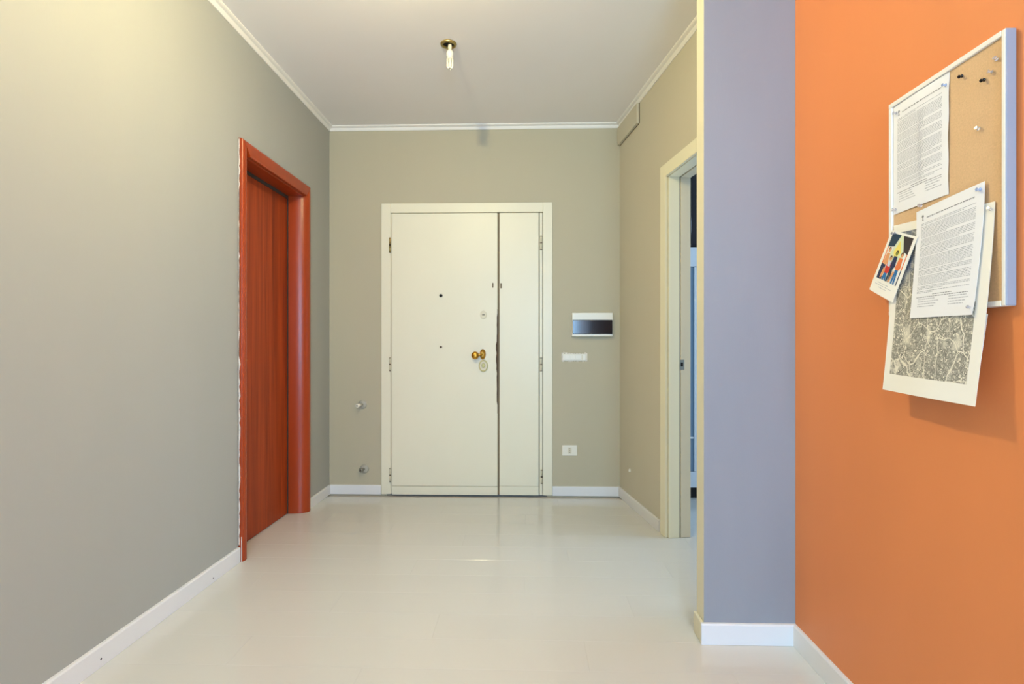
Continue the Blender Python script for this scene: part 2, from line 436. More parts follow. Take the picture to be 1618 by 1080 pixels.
base('baseboard_right_near', (XR, YR), (XR, 2.0645), (-1, 0), 'white baseboard along the orange wall', h=0.080)

# ------------------------------------------------------------------ red wooden door
d2 = empty('door_2', (XL, 3.23, 0), label='red cherry wood door with rounded red casing in the grey wall', cat='door', kind='structure')
CW = 0.083
def casing_profile(w=CW, t=0.028, r0=-0.094, rw=0.056):
    """(across, proud) points, 0 = opening edge; the inner edge is a big roll"""
    pts = [(0, -0.096)]
    for k in range(13):
        a = math.pi/2*k/12
        pts.append((rw*(1-math.cos(a)), r0+(t-r0)*math.sin(a)))
    for k in range(1, 7):
        a = math.pi/2*k/6
        pts.append((w-0.016+0.016*math.sin(a), 0.014+(t-0.014)*math.cos(a)))
    pts += [(w, 0.0005), (0.0245, 0.0005), (0.022, -0.096)]
    return pts
cp = casing_profile()
ch_ = [(0, -0.096), (0, 0.004), (0.007, 0.004), (0.007, 0.022)] + [(0.016-0.009*math.cos(math.pi/2*k/4), 0.022+0.006*math.sin(math.pi/2*k/4)) for k in range(1, 5)] + \
      [(CW-0.016+0.016*math.sin(math.pi/2*k/6), 0.014+0.014*math.cos(math.pi/2*k/6)) for k in range(0, 7)] + [(CW, 0.0005), (0.0245, 0.0005), (0.022, -0.096)]
ZT = 2.128
def upright(name, y0, sgn):
    A = [Vector((XL+p, y0+sgn*a, 0.001)) for a, p in cp]
    Bq = [Vector((XL+p, y0+sgn*a, ZT+a)) for a, p in cp]     # mitred top
    b = B(); prism(b, True, A, Bq); o = part(name, b, 'wood_casing', d2); return o
def autosmooth(o, ang=0.7):
    for p in o.data.polygons: p.use_smooth = True
    md = o.modifiers.new('es', 'EDGE_SPLIT'); md.split_angle = ang
    return o
autosmooth(upright('casing', RD0, -1)); autosmooth(upright('casing', RD1, 1))
b = B()
prism(b, True, [Vector((XL+p, RD0-a, ZT+a)) for a, p in ch_], [Vector((XL+p, RD1+a, ZT+a)) for a, p in ch_])
autosmooth(part('head_casing', b, 'wood_casing', d2))
part('jamb', box(B(), (XL-0.148, RD0-0.022, 0.001), (XL-0.0965, RD0, ZT+0.002)), 'wood_casing', d2)
part('jamb', box(B(), (XL-0.148, RD1, 0.001), (XL-0.0965, RD1+0.022, ZT+0.002)), 'wood_casing', d2)
part('head_jamb', box(B(), (XL-0.148, RD0, ZT), (XL-0.0965, RD1, ZT+0.016)), 'wood_casing', d2)
b = B(); box(b, (XL-0.100, RD1-0.004, 0.002), (XL-0.094, RD1, ZT), 0); box(b, (XL-0.100, RD0, ZT-0.02), (XL-0.094, RD1-0.004, ZT), 0)
part('seal_strip', b, 'black_gap', d2)
lf = part('door_leaf', box(B(), (XL-0.142, RD0+0.002, 0.004), (XL-0.100, RD1-0.004, ZT-0.003), 0.002), 'wood', d2)
b = B(); lathe(b, [(0, 0.007), (0.003, 0.0065)], (XL-0.100, 3.055, 1.045), (1, 0, 0), 16, sy=1.0)
part('keyhole_plate', b, 'brass', lf)
part('shadow_joint', box(B(), (XL+0.0002, RD0-CW-0.0018, 0.085), (XL+0.0075, RD0-CW-0.0004, 2.208)), 'chip', d2)
# ragged bare plaster along the casing's outer edge
b = B(); yv = RD0-CW-0.0005; n = 90
L0 = []; L1 = []
random.seed(3)
for k in range(n+1):
    z = 0.09 + (2.205-0.09)*k/n
    w0 = 0.0035 + random.random()*0.0015
    w1 = w0 + (random.random()**1.5*0.006+0.002 if z > 1.95 or z < 1.05 else random.random()**2*0.004+0.0006)
    L0.append((XL+w0, z)); L1.append((XL+w1, z))
prof = [(x, z) for x, z in L0] + [(x, z) for x, z in reversed(L1)]
fr = [b.verts.new((x, yv-0.004, z)) for x, z in prof]; bk = [b.verts.new((x, yv+0.0004, z)) for x, z in prof]
m_ = len(prof)
for k in range(n):
    b.faces.new((fr[k], fr[k+1], fr[m_-2-k], fr[m_-1-k]))
for k in range(m_): b.faces.new((fr[k], bk[k], bk[(k+1) % m_], fr[(k+1) % m_]))
part('bare_plaster_edge', b, 'plaster', d2)['label'] = 'ragged strip of bare white plaster along the casing'
b = B(); prism(b, False, [Vector((x, yv+0.001, 0.001)) for x in (XL+0.0165, XL+0.0195)]+[Vector((x, yv-0.001, 0.001)) for x in (XL+0.0195, XL+0.0165)],
               [Vector((x, yv+0.001, 0.13)) for x in (XL+0.0165, XL+0.0195)]+[Vector((x, yv-0.001, 0.13)) for x in (XL+0.0195, XL+0.0165)])
part('chipped_edge', b, 'plaster', d2)

# ------------------------------------------------------------------ entrance door
d1 = empty('door_1', (-0.46, YB, 0), label='white double-leaf entrance door with a narrow fixed side leaf and brass knob', cat='door', kind='structure')
FY = 4.078
FX0, FX1, FI0, FI1, FT, FIT = -1.110, 0.186, -1.038, 0.113, 2.203, 2.130
b = B(); box(b, (FX0, FY, 0.001), (FI0, YB+0.10, FT), 0.004); part('door_frame', b, 'cream_paint', d1)
b = B(); box(b, (FI1, FY, 0.001), (FX1, YB+0.10, FT), 0.004); part('door_frame', b, 'cream_paint', d1)
b = B(); box(b, (FI0-0.001, FY+0.0004, FIT), (FI1+0.001, YB+0.10, FT-0.0004), 0.003); part('head_frame', b, 'cream_paint', d1)
part('rebate', box(B(), (FI0, YB+0.035, 0.001), (FI1, YB+0.05, FIT)), 'black_gap', d1)
LY = 4.060
# main leaf with a separate bottom rail
ml = part('door_leaf', box(B(), (-1.022, LY, 0.0705), (-0.2265, LY+0.045, 2.122), 0.003), 'cream_paint', d1)
ml['label'] = 'wide opening leaf'
br = part('bottom_rail', box(B(), (-1.022, LY-0.002, 0.006), (-0.2265, LY+0.045, 0.0685), 0.002), 'cream_paint', ml)
sl_ = part('door_leaf', box(B(), (-0.212, LY+0.004, 0.0725), (0.083, LY+0.045, 2.122), 0.003), 'cream_paint', d1)
sl_['label'] = 'narrow fixed leaf'
part('bottom_rail', box(B(), (-0.212, LY+0.003, 0.006), (0.083, LY+0.045, 0.0715), 0.002), 'cream_paint', sl_)
part('hinge_stile', box(B(), (0.0885, LY+0.010, 0.006), (0.1095, LY+0.045, 2.122), 0.002), 'cream_paint', d1)
part('gap_strip', box(B(), (-0.2265, LY+0.020, 0.006), (-0.212, LY+0.04, 2.122)), 'gap_brown', d1)
part('hinge_strip', box(B(), (-1.0375, LY+0.021, 0.006), (-1.0235, LY+0.045, 2.126)), 'ivory_plastic', d1)
def make_hinge(x, z, hh, m):
    b = B(); y = LY+0.006
    lathe(b, [(0, 0.0065), (hh*0.46, 0.0065)], (x, y, z-hh/2), (0, 0, 1), 14)
    lathe(b, [(0, 0.0065), (hh*0.46, 0.0065), (hh*0.48, 0.004), (hh*0.51, 0.003)], (x, y, z+hh*0.04), (0, 0, 1), 14)
    lathe(b, [(0, 0.003), (0.004, 0.0055)], (x, y, z-hh/2-0.004), (0, 0, 1), 14)
    h = part('hinge', b, m, d1)
    b = B(); lathe(b, [(0, 0.0068), (hh*0.07, 0.0068)], (x, y, z-hh*0.035), (0, 0, 1), 14)
    lathe(b, [(0, 0.0068), (0.004, 0.0068)], (x, y, z-hh/2-0.0005), (0, 0, 1), 14)
    lathe(b, [(0, 0.0068), (0.004, 0.0068)], (x, y, z+hh/2-0.003), (0, 0, 1), 14)
    part('hinge_washer', b, 'chip', h)
    return h
make_hinge(-1.040, 1.885, 0.105, 'old_brass')
for x, z in ((-1.040, 0.985), (-1.038, 0.150), (0.100, 1.895), (0.100, 0.985), (0.103, 0.145)):
    make_hinge(x, z, 0.10, 'steel_painted')
# worn dark edge of the wide leaf beside the lock
b = B(); random.seed(11); n = 26; z0, z1 = 0.62, 1.40
A = []; 
for k in range(n+1):
    t = k/n; z = z0+(z1-z0)*t
    amp = 0.0025 + (0.010 if 0.42 < t < 0.66 else 0.0045)*random.uniform(0.5, 1)
    if t < 0.08 or t > 0.93: amp = 0.0012
    A.append((b.verts.new((-0.2265-amp, LY-0.0006, z)), b.verts.new((-0.2255, LY-0.0006, z)), b.verts.new((-0.2265-amp, LY+0.001, z)), b.verts.new((-0.2255, LY+0.03, z))))
for k in range(n):
    p, q = A[k], A[k+1]
    b.faces.new((p[0], p[1], q[1], q[0])); b.faces.new((p[0], q[0], q[2], p[2])); b.faces.new((p[1], p[3], q[3], q[1]))
part('worn_edge', b, 'chip', ml)
# small hardware of the wide leaf
for z, r, m in ((1.502, 0.0125, 'dark_hole'), (1.116, 0.009, 'chip')):
    b = B(); lathe(b, [(0, r), (0.003, r*0.9)], (-0.652, LY-0.003, z), (0, 1, 0), 16); o = part('peephole', b, m, ml)
b = B(); box(b, (-0.267, LY-0.006, 1.560), (-0.257, LY, 1.596), 0.0015); part('latch_plate', b, 'gap_brown', ml)
b = B(); box(b, (-0.206, LY-0.003, 1.556), (-0.194, LY+0.004, 1.594), 0.0015); part('latch_plate', b, 'gap_brown', sl_)
b = B(); lathe(b, [(0, 0.027), (0.003, 0.027), (0.005, 0.024)], (-0.332, LY, 1.358), (0, -1, 0), 28, sx=0.92, sy=1.15)
ks = part('upper_lock_plate', b, 'ivory_plastic', ml)
part('key_slot', box(B(), (-0.342, LY-0.0062, 1.355), (-0.322, LY-0.0045, 1.3605), 0.0005), 'dark_hole', ks)
b = B(); lathe(b, [(0, 0.030), (0.004, 0.030), (0.008, 0.025), (0.012, 0.018), (0.030, 0.013), (0.034, 0.012)], (-0.337, LY, 1.062), (0, -1, 0), 28, sx=0.75, sy=1.3)
kp = part('knob_plate', b, 'brass', ml)
b = B(); tube(b, [(-0.337, LY-0.028, 1.060), (-0.352, LY-0.034, 1.058), (-0.372, LY-0.036, 1.056), (-0.385, LY-0.036, 1.055)], 0.0085, 14)
part('knob_neck', b, 'brass', kp)
b = B(); lathe(b, [(0, 0.010), (0.003, 0.019), (0.010, 0.0265), (0.020, 0.029), (0.030, 0.026), (0.037, 0.016), (0.039, 0.006)], (-0.391, LY-0.018, 1.054), (0, -1, 0), 28)
part('door_knob', b, 'brass', kp)
b = B(); lathe(b, [(0, 0.036), (0.004, 0.036), (0.007, 0.033)], (-0.332, LY, 0.975), (0, -1, 0), 32, sx=0.98, sy=1.3)
rp = part('lower_lock_plate', b, 'ivory_plastic', ml)
b = B(); lathe(b, [(0.0065, 0.0345), (0.0095, 0.0345), (0.0095, 0.0275), (0.0065, 0.0275)], (-0.332, LY, 0.975), (0, -1, 0), 32, sx=0.92, sy=1.25)
b.free(); b = B()
n = 36
ring = []
for k in range(n):
    a = 2*math.pi*k/n
    ring.append([b.verts.new((-0.332+r*0.92*math.cos(a), LY-d, 0.975+r*1.22*math.sin(a))) for r, d in ((0.036, 0.006), (0.0345, 0.0095), (0.030, 0.0095), (0.028, 0.006))])
for k in range(n):
    for j in range(3): b.faces.new((ring[k][j], ring[k][j+1], ring[(k+1) % n][j+1], ring[(k+1) % n][j]))
part('rim_ring', b, 'old_brass', rp)
b = B(); lathe(b, [(0.006, 0.013), (0.011, 0.013), (0.013, 0.011)], (-0.332, LY, 0.978), (0, -1, 0), 24, sy=1.3)
part('lock_cylinder', b, 'old_brass', rp)

# ------------------------------------------------------------------ cream door frame of the bedroom, in the slanted wall
d3 = empty('door_3', SL_O, SL_R, label='cream painted open door frame in the beige wall, partly behind the wall stub', cat='door', kind='structure')
def lp(name, lo, hi, m, bev=0.002, parent=None):
    return part(name, box(B(), lo, hi, bev), m, parent or d3, local=True)
PR = -0.014
lp('casing', (0.815, PR, 0.001), (0.893, 0.004, 2.195), 'cream_frame_lit', 0.004)
lp('casing', (D31+0.007, PR, 0.001), (D31+0.085, 0.004, 2.195), 'cream_frame_lit', 0.004)
lp('head_casing', (0.8935, PR, 2.118), (D31+0.0065, 0.004, 2.1946), 'cream_frame_lit', 0.004)
# frame linings with a rebate and a rubber seal line
lp('jamb', (D30-0.018, 0.0045, 0.001), (D30, 0.072, D3T), 'cream_frame_lit')
lp('jamb', (D31, 0.0045, 0.001), (D31+0.018, 0.072, D3T), 'cream_frame_lit')
lp('head_jamb', (D30, 0.0045, D3T-0.004), (D31, 0.072, D3T+0.018), 'cream_frame_lit')
lp('jamb_seal', (D30-0.018, 0.0725, 0.001), (D30-0.006, 0.0785, D3T), 'chip', 0)
lp('stop_jamb', (D30-0.018, 0.079, 0.001), (D30-0.001, 0.140, D3T-0.002), 'ivory_plastic')
lp('stop_jamb', (D31+0.001, 0.079, 0.001), (D31+0.018, 0.140, D3T-0.002), 'ivory_plastic')
lp('stop_head', (D30, 0.079, D3T-0.006), (D31, 0.140, D3T+0.018), 'ivory_plastic')
stp = lp('strike_plate', (D30-0.002, 0.070, 0.985), (D30+0.0014, 0.100, 1.045), 'steel', 0.001)
lp('strike_hole', (D30+0.0012, 0.078, 1.005), (D30+0.0018, 0.092, 1.028), 'dark_hole', 0, stp)

# ------------------------------------------------------------------ bedroom furniture seen through the doorway
wd = empty('wardrobe', (1.45, 4.25, 0), label='white wardrobe with blue grey door panels seen through the cream door frame', cat='wardrobe')
part('shade_plinth', box(B(), (1.06, 4.06, 0.0), (1.87, 4.50, 0.088)), 'bag', wd)  # dark block standing in for the shade in the gap under the wardrobe
b = B(); box(b, (1.00, 4.02, 0.088), (1.93, 4.54, 0.130), 0.003); box(b, (1.00, 4.021, 0.13), (1.025, 4.54, 1.815), 0.003)
box(b, (1.905, 4.021, 0.13), (1.93, 4.54, 1.815), 0.003); box(b, (1.00, 4.02, 1.815), (1.93, 4.54, 1.845), 0.003); box(b, (1.025, 4.52, 0.13), (1.905, 4.54, 1.815))
part('body', b, 'cab_white', wd)
part('top_rail', box(B(), (1.00, 4.0, 1.705), (1.93, 4.0195, 1.845), 0.003), 'cab_white', wd)
part('bottom_rail', box(B(), (1.00, 4.0, 0.09), (1.93, 4.0195, 0.205), 0.003), 'cab_white', wd)
for x0, x1 in ((0.985, 1.462), (1.466, 1.94)):
    dr = part('door', box(B(), (x0+0.02, 4.006, 0.207), (x1-0.003, 4.0195, 1.702), 0.002), 'cab_blue', wd)
    b = B(); box(b, (x1-0.245 if x0 < 1 else x0+0.02, 4.0005, 0.207), (x1-0.205 if x0 < 1 else x0+0.05, 4.0055, 1.702), 0.001)
    part('stile', b, 'cab_white', dr)
    part('glazing_bar', box(B(), (x0+0.02, 4.001, 0.447), (x1-0.25 if x0 < 1 else x1-0.003, 4.0055, 0.460), 0.001), 'cab_white', dr)
bg = empty('storage_bag', (1.40, 4.25, 1.845), label='dark cloth storage bag standing on top of the wardrobe', cat='bag')
part('body', box(B(), (1.02, 4.05, 1.8465), (1.80, 4.46, 2.46), 0.03, 3), 'bag', bg)
b = B(); tube(b, [(1.205, 4.048, 1.88), (1.203, 4.045, 2.1), (1.205, 4.048, 2.43)], 0.008); part('piping', b, 'pin_black', bg)
part('name_tag', box(B(), (1.150, 4.043, 2.29), (1.185, 4.0495, 2.35), 0.001), 'tag', bg)

# ------------------------------------------------------------------ ceiling lamp
LX, LYY = -0.436, 2.975
cl = empty('ceiling_lamp', (LX, LYY, CH), label='bare white energy saving bulb hanging from a brass ceiling plate', cat='lamp')
b = B(); n = 36
pf = [(0.030, 0.000), (0.043, -0.001), (0.045, -0.005), (0.041, -0.011), (0.033, -0.013), (0.031, -0.009), (0.029, -0.002)]
rg = [[b.verts.new((LX+r*math.cos(2*math.pi*k/n), LYY+r*math.sin(2*math.pi*k/n), CH+z)) for r, z in pf] for k in range(n)]
for k in range(n):
    for j in range(len(pf)-1):
        f = b.faces.new((rg[k][j], rg[k][j+1], rg[(k+1) % n][j+1], rg[(k+1) % n][j])); f.smooth = True
part('canopy', b, 'old_brass', cl)
b = B(); lathe(b, [(0, 0.0295), (0.002, 0.0295)], (LX, LYY, CH-0.003), (0, 0, 1), 30); part('ceiling_hole', b, 'dark_hole', cl)
b = B(); lathe(b, [(0, 0.010), (0.012, 0.011), (0.040, 0.0095)], (LX+0.008, LYY, CH-0.003), (0, 0, -1), 20); part('stem', b, 'ivory_plastic', cl)
b = B(); lathe(b, [(0, 0.011), (0.006, 0.017), (0.014, 0.0195), (0.036, 0.0195), (0.040, 0.017)], (LX+0.008, LYY, CH-0.038), (0, 0, -1), 24)
part('socket', b, 'white_plastic', cl)
bb_ = B(); lathe(bb_, [(0, 0.0165), (0.008, 0.0165), (0.010, 0.014)], (LX+0.009, LYY, CH-0.0775), (0, 0, -1), 24)
bo = part('bulb_base', bb_, 'white_plastic', cl)
for dx, dy in ((-0.009, -0.008), (0.009, -0.008), (0.0, 0.009)):
    b = B(); c = Vector((LX+0.009+dx, LYY+dy, CH-0.0875)); w = 0.0052
    pts = [c+Vector((-w, 0, 0)), c+Vector((-w, 0, -0.045))]+[c+Vector((-w*math.cos(a), 0, -0.045-w*math.sin(a))) for a in (0.5, 1.0, 1.57, 2.1, 2.6)]+[c+Vector((w, 0, -0.045)), c+Vector((w, 0, 0))]
    tube(b, pts, 0.0052, 10); part('glass_tube', b, 'bulb_glass', bo)

# ------------------------------------------------------------------ things on the end wall
db = empty('fuse_box', (0.4815, YB, 1.192), label='white fuse box with a smoked cover on the end wall', cat='fuse box')
b = B(); box(b, (0.330, YB-0.038, 1.194), (0.633, YB, 1.372), 0.005, 3); part('housing', b, 'white_plastic', db)
b = B(); box(b, (0.334, YB-0.046, 1.213), (0.629, YB-0.0385, 1.317), 0.004, 3); cv = part('cover', b, 'smoked', db)
cv['label'] = 'smoked glossy cover'

sf = empty('switch_frame', (0.35, YB, 1.035), label='bare white switch mounting frame without its cover below the fuse box', cat='switch')
b = B(); box(b, (0.262, YB-0.010, 1.014), (0.436, YB, 1.064), 0.003)
part('module_frame', b, 'white_plastic', sf)
random.seed(5); b = B()
k = 0; x = 0.256
while x < 0.444:
    w = random.uniform(0.010, 0.020)
    box(b, (x, YB-0.0022, 1.064-0.004), (x+w, YB-0.0002, 1.064+random.uniform(0.003, 0.012)), 0.0006, 1)
    box(b, (x+0.003, YB-0.0024, 1.014-random.uniform(0.004, 0.010)), (x+w+0.003, YB-0.0002, 1.018), 0.0006, 1)
    x += w+random.uniform(0.002, 0.008)
box(b, (0.254, YB-0.0026, 1.012), (0.264, YB-0.0002, 1.074), 0.001, 1)
box(b, (0.434, YB-0.0026, 1.008), (0.448, YB-0.0002, 1.068), 0.001, 1)
part('plaster_patch', b, 'plaster', sf)
for x0 in (0.276, 0.318, 0.360):
    part('blank_module', box(B(), (x0, YB-0.0135, 1.021), (x0+0.038, YB-0.0102, 1.057), 0.0015), 'white_plastic', sf)
part('module_gap', box(B(), (0.404, YB-0.0105, 1.021), (0.412, YB-0.0101, 1.057)), 'ivory_plastic', sf)
b = B(); tube(b, [(0.262, YB-0.004, 1.070), (0.270, YB-0.008, 1.079), (0.282, YB-0.004, 1.068)], 0.002, 8); part('wire', b, 'white_plastic', sf)

ps = empty('power_socket', (0.314, YB, 0.30), label='white rectangular power socket low on the end wall', cat='socket')
b = B(); box(b, (0.258, YB-0.010, 0.300), (0.371, YB, 0.380), 0.004, 3); part('cover_plate', b, 'white_plastic', ps)
for x0 in (0.272, 0.301, 0.330):
    q = part('socket_module', box(B(), (x0, YB-0.0125, 0.317), (x0+0.027, YB-0.0102, 0.363), 0.001), 'white_plastic' if x0 != 0.301 else 'ivory_plastic', ps)
    if x0 == 0.301:
        b = B()
        for dz in (-0.013, 0, 0.013): lathe(b, [(0, 0.0024), (0.0004, 0.0024)], (x0+0.0135, YB-0.01255, 0.340+dz), (0, -1, 0), 10)
        part('pin_hole', b, 'dark_hole', q)

def pipe_stub(x, z, label, m, ln, tap):
    e = empty('pipe_stub', (x, YB, z), label=label, cat='pipe', group='capped pipe stubs beside the entrance door')
    b = B(); lathe(b, [(0, 0.034), (0.003, 0.034), (0.008, 0.026), (0.012, 0.014)], (x, YB, z), (0, -1, 0), 28); part('wall_rosette', b, 'grey_rosette', e)
    b = B(); lathe(b, [(0.010, 0.0095), (ln*0.55, 0.0095)], (x, YB, z), (-0.30, -1, -0.05), 18); part('pipe', b, 'chrome' if tap else 'grey_rosette', e)
    b = B(); lathe(b, [(ln*0.55, 0.012), (ln*0.6, 0.0145), (ln*0.97, 0.0145), (ln, 0.012)], (x, YB, z), (-0.30, -1, -0.05), 20)
    c = part('end_cap', b, m, e)
    d = Vector((-0.30, -1, -0.05)).normalized()
    b = B(); lathe(b, [(0, 0.005), (0.0006, 0.005)], Vector((x, YB, z))+d*ln, d, 14); part('cap_hole', b, 'chip', c)
    if tap:
        b = B(); lathe(b, [(0, 0.006), (0.012, 0.006), (0.014, 0.010), (0.022, 0.010)], Vector((x, YB, z))+d*ln*0.6, (-1, 0, 0.25), 14); part('valve_head', b, 'chrome', e)
M['grey_rosette'] = mat('painted_rosette', sr(176, 170, 154), 0.4)
pipe_stub(-1.254, 0.680, 'upper white capped pipe stub on the end wall', 'white_plastic', 0.075, False)
pipe_stub(-1.240, 0.190, 'lower chrome pipe stub just above the baseboard', 'chrome', 0.055, True)

# ------------------------------------------------------------------ things on the slanted wall
ap = empty('access_panel', SL_O, SL_R, label='beige painted access panel under the cornice beside the corner', cat='panel')
ap.location = (SL_O[0], SL_O[1], 0)
b = B(); box(b, (0.005, -0.020, 2.622), (0.424, -0.0008, 2.755), 0.0015); part('cover', b, 'beige_paint_lit', ap, local=True)
b = B(); box(b, (0.003, -0.003, 2.619), (0.427, -0.0004, 2.756)); part('shadow_gap', b, 'chip', ap, local=True)
b = B(); lathe(b, [(0, 0.008), (0.004, 0.009), (0.010, 0.007), (0.014, 0.004)], (0.239, 0, 0.245), (0, -1, 0), 16, sy=1.5)
wp = obj('wall_plug', b, 'white_plastic', loc=SL_O, rotz=SL_R); tag(wp, 'tiny white plastic wall plug low on the beige wall', 'wall plug')

# ------------------------------------------------------------------ noticeboard
NB = empty('noticeboard', (XR, 1.33, 1.21), label='cork noticeboard with a white frame on the orange wall', cat='noticeboard')
y0, y1, z0, z1 = 1.147, 1.511, 1.211, 1.785
XF = 0.985; fw = 0.012
part('cork_panel', box(B(), (XF+0.006, y0+fw-0.002, z0+fw-0.002), (XR-0.004, y1-fw+0.002, z1-fw+0.002)), 'cork', NB)
part('frame_rail', box(B(), (XF, y0+fw, z1-fw), (XR-0.002, y1, z1), 0.0015), 'frame_white', NB)
part('frame_rail', box(B(), (XF, y0+fw, z0), (XR-0.002, y1, z0+fw), 0.0015), 'frame_white', NB)
b = B(); box(b, (XF+0.0002, y0+0.0002, z0+0.0002), (XR-0.002, y0+fw, z1-0.0002), 0.003, 3)
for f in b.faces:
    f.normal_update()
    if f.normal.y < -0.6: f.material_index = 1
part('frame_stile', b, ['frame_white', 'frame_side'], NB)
part('frame_stile', box(B(), (XF+0.0002, y1-fw, z0+fw), (XR-0.002, y1-0.0002, z1-fw), 0.0015), 'frame_white', NB)

# sheets: P(u, v) with u to the viewer's right (towards smaller y) and v down
def sheet_fn(tl, tr, bl_, br_, xf):
    def P(u, v, lift=0.0):
        yy = (tl[0]*(1-u)+tr[0]*u)*(1-v)+(bl_[0]*(1-u)+br_[0]*u)*v
        zz = (tl[1]*(1-u)+tr[1]*u)*(1-v)+(bl_[1]*(1-u)+br_[1]*u)*v
        return Vector((xf(u, v, zz)-lift, yy, zz))
    return P
def sheet(name, P, m, parent, nu=10, nv=16, th=0.0004, uv=None, u0=0, u1=1, v0=0, v1=1, lift=0.0):
    b = B(); uvl = b.loops.layers.uv.new('UVMap')
    G = []; K = []
    for j in range(nv+1):
        v = v0+(v1-v0)*j/nv
        G.append([b.verts.new(P(u0+(u1-u0)*i/nu, v, lift+th)) for i in range(nu+1)])
        K.append([b.verts.new(P(u0+(u1-u0)*i/nu, v, lift)) for i in range(nu+1)])
    def setuv(f, ij):
        for lp_, (i, j) in zip(f.loops, ij): lp_[uvl].uv = (i/nu, 1-j/nv)
        f.smooth = True
    for j in range(nv):
        for i in range(nu):
            ij = [(i, j), (i, j+1), (i+1, j+1), (i+1, j)]
            setuv(b.faces.new([G[q][p] for p, q in ij]), ij)
            setuv(b.faces.new([K[q][p] for p, q in ij[::-1]]), ij[::-1])
    rim = [(i, 0) for i in range(nu)]+[(nu, j) for j in range(nv)]+[(i, nv) for i in range(nu, 0, -1)]+[(0, j) for j in range(nv, 0, -1)]
    for a, c in zip(rim, rim[1:]+rim[:1]):
        b.faces.new((G[a[1]][a[0]], G[c[1]][c[0]], K[c[1]][c[0]], K[a[1]][a[0]]))
        for X in (G, K):
            e = b.edges.get((X[a[1]][a[0]], X[c[1]][c[0]]))
            if e: e.smooth = False
    return part(name, b, m, parent)
def quad_print(P, rects, lift):
    """flat print: rects of (u0, v0, u1, v1, material index)"""
    b = B()
    for u0, v0, u1, v1, mi in rects:
        k = max(1, int((u1-u0)*10+0.5))
        for i in range(k):
            a = u0+(u1-u0)*i/k; c = u0+(u1-u0)*(i+1)/k
            f = b.faces.new([b.verts.new(P(*q, lift)) for q in ((a, v0), (a, v1), (c, v1), (c, v0))]); f.material_index = mi
    return b
def words_line(R, u0, u1, v, h, rnd, mi=0, step=0.045):
    u = u0
    while u < u1-0.01:
        w = rnd.uniform(0.3, 1.0)*step; e = min(u+w, u1)
        R.append((u, v, e, v+h, mi)); u = e+step*0.16

def doc(seed, P, parent, lift):
    r = random.Random(seed); R = []
    # crest at the left, the heading, dense paragraphs, then a two-column foot with signatures
    R += [(0.10, 0.055, 0.125, 0.062, 1), (0.095, 0.062, 0.13, 0.075, 1), (0.105, 0.075, 0.122, 0.10, 1), (0.10, 0.10, 0.13, 0.106, 1)]
    words_line(R, 0.18, 0.88, 0.085, 0.0085, r, 1, 0.07)
    v = 0.135; para = 0
    paras = [2, 9, 6, 7, 9, 4, 7, 3, 2]
    for pi, cnt in enumerate(paras):
        for k in range(cnt):
            end = 0.90 if k < cnt-1 else r.uniform(0.35, 0.85)
            words_line(R, 0.09, end, v, 0.0050, r, 0)
            v += 0.0122
        v += 0.0065
    words_line(R, 0.36, 0.66, v+0.004, 0.006, r, 1); v += 0.022
    words_line(R, 0.09, 0.9, v, 0.006, r, 1); v += 0.018
    for k in range(4):
        words_line(R, 0.12, r.uniform(0.38, 0.5), v, 0.006, r, 0); words_line(R, 0.62, r.uniform(0.82, 0.92), v, 0.006, r, 0)
        v += 0.022
    o = part('printed_text', quad_print(P, R, lift), ['ink', 'ink_dark'], parent)
    o['kind'] = 'stuff'
    return v

def poster_x(z):
    t = max(0.0, (1.445-z)/0.44)
    return 0.9885-0.043*t**1.35
# upper document
e1 = empty('paper_sheet', (0.985, 1.40, 1.62), label='white printed page pinned flush in the upper corner of the noticeboard', cat='paper')
Pa = sheet_fn((1.4965, 1.7715), (1.302, 1.7715), (1.4975, 1.482), (1.305, 1.485),
              lambda u, v, z: 0.9902-0.0035*math.sin(math.pi*min(1, max(0, u)))*0.6-0.002*math.sin(math.pi*v)*(1 if u > 0.5 else 0.4)-0.0015*max(0, u-0.85)/0.15*math.sin(9*v)**2)
sheet('page', Pa, 'paper', e1, 12, 18); doc(21, Pa, e1, 0.00065)
# drawing sheet hanging over the lower edge
e3 = empty('drawing_poster', (0.96, 1.33, 1.22), label='cream poster with a dense black ink drawing hanging below the noticeboard', cat='poster')
def px_(u, v, z):
    return poster_x(z) - 0.0035*math.cos(2*math.pi*(u-0.5))*v*0.6
Pp = sheet_fn((1.494, 1.452), (1.176, 1.434), (1.478, 1.012), (1.176, 1.000), px_)
sheet('page', Pp, 'cream_paper', e3, 14, 24, 0.0005)
sheet('drawing', Pp, 'poster', e3, 12, 22, 0.0001, u0=0.075, u1=0.905, v0=0.05, v1=0.90, lift=0.0006)
Pq = sheet_fn((1.488, 1.440), (1.164, 1.425), (1.468, 1.026), (1.184, 1.016), lambda u, v, z: min(poster_x(z)+0.0025+0.004*v*v, 1.004) if z < 1.205 else min(poster_x(z)+0.0012, 0.9905))
sheet('back_page', Pq, 'cream_paper', e3, 10, 24, 0.0004, v0=0.56)
# lower document, in front of the poster
e2 = empty('paper_sheet', (0.98, 1.30, 1.33), label='white printed page pinned over the ink drawing, half covering it', cat='paper')
Pb = sheet_fn((1.402, 1.466), (1.197, 1.483), (1.398, 1.198), (1.203, 1.196),
              lambda u, v, z: min(poster_x(z), 0.9880)-0.0042-0.0012*math.sin(math.pi*u)-0.003*max(0, v-0.9)/0.1*max(0, u-0.7)/0.3)
sheet('page', Pb, 'paper', e2, 12, 18); doc(22, Pb, e2, 0.00065)

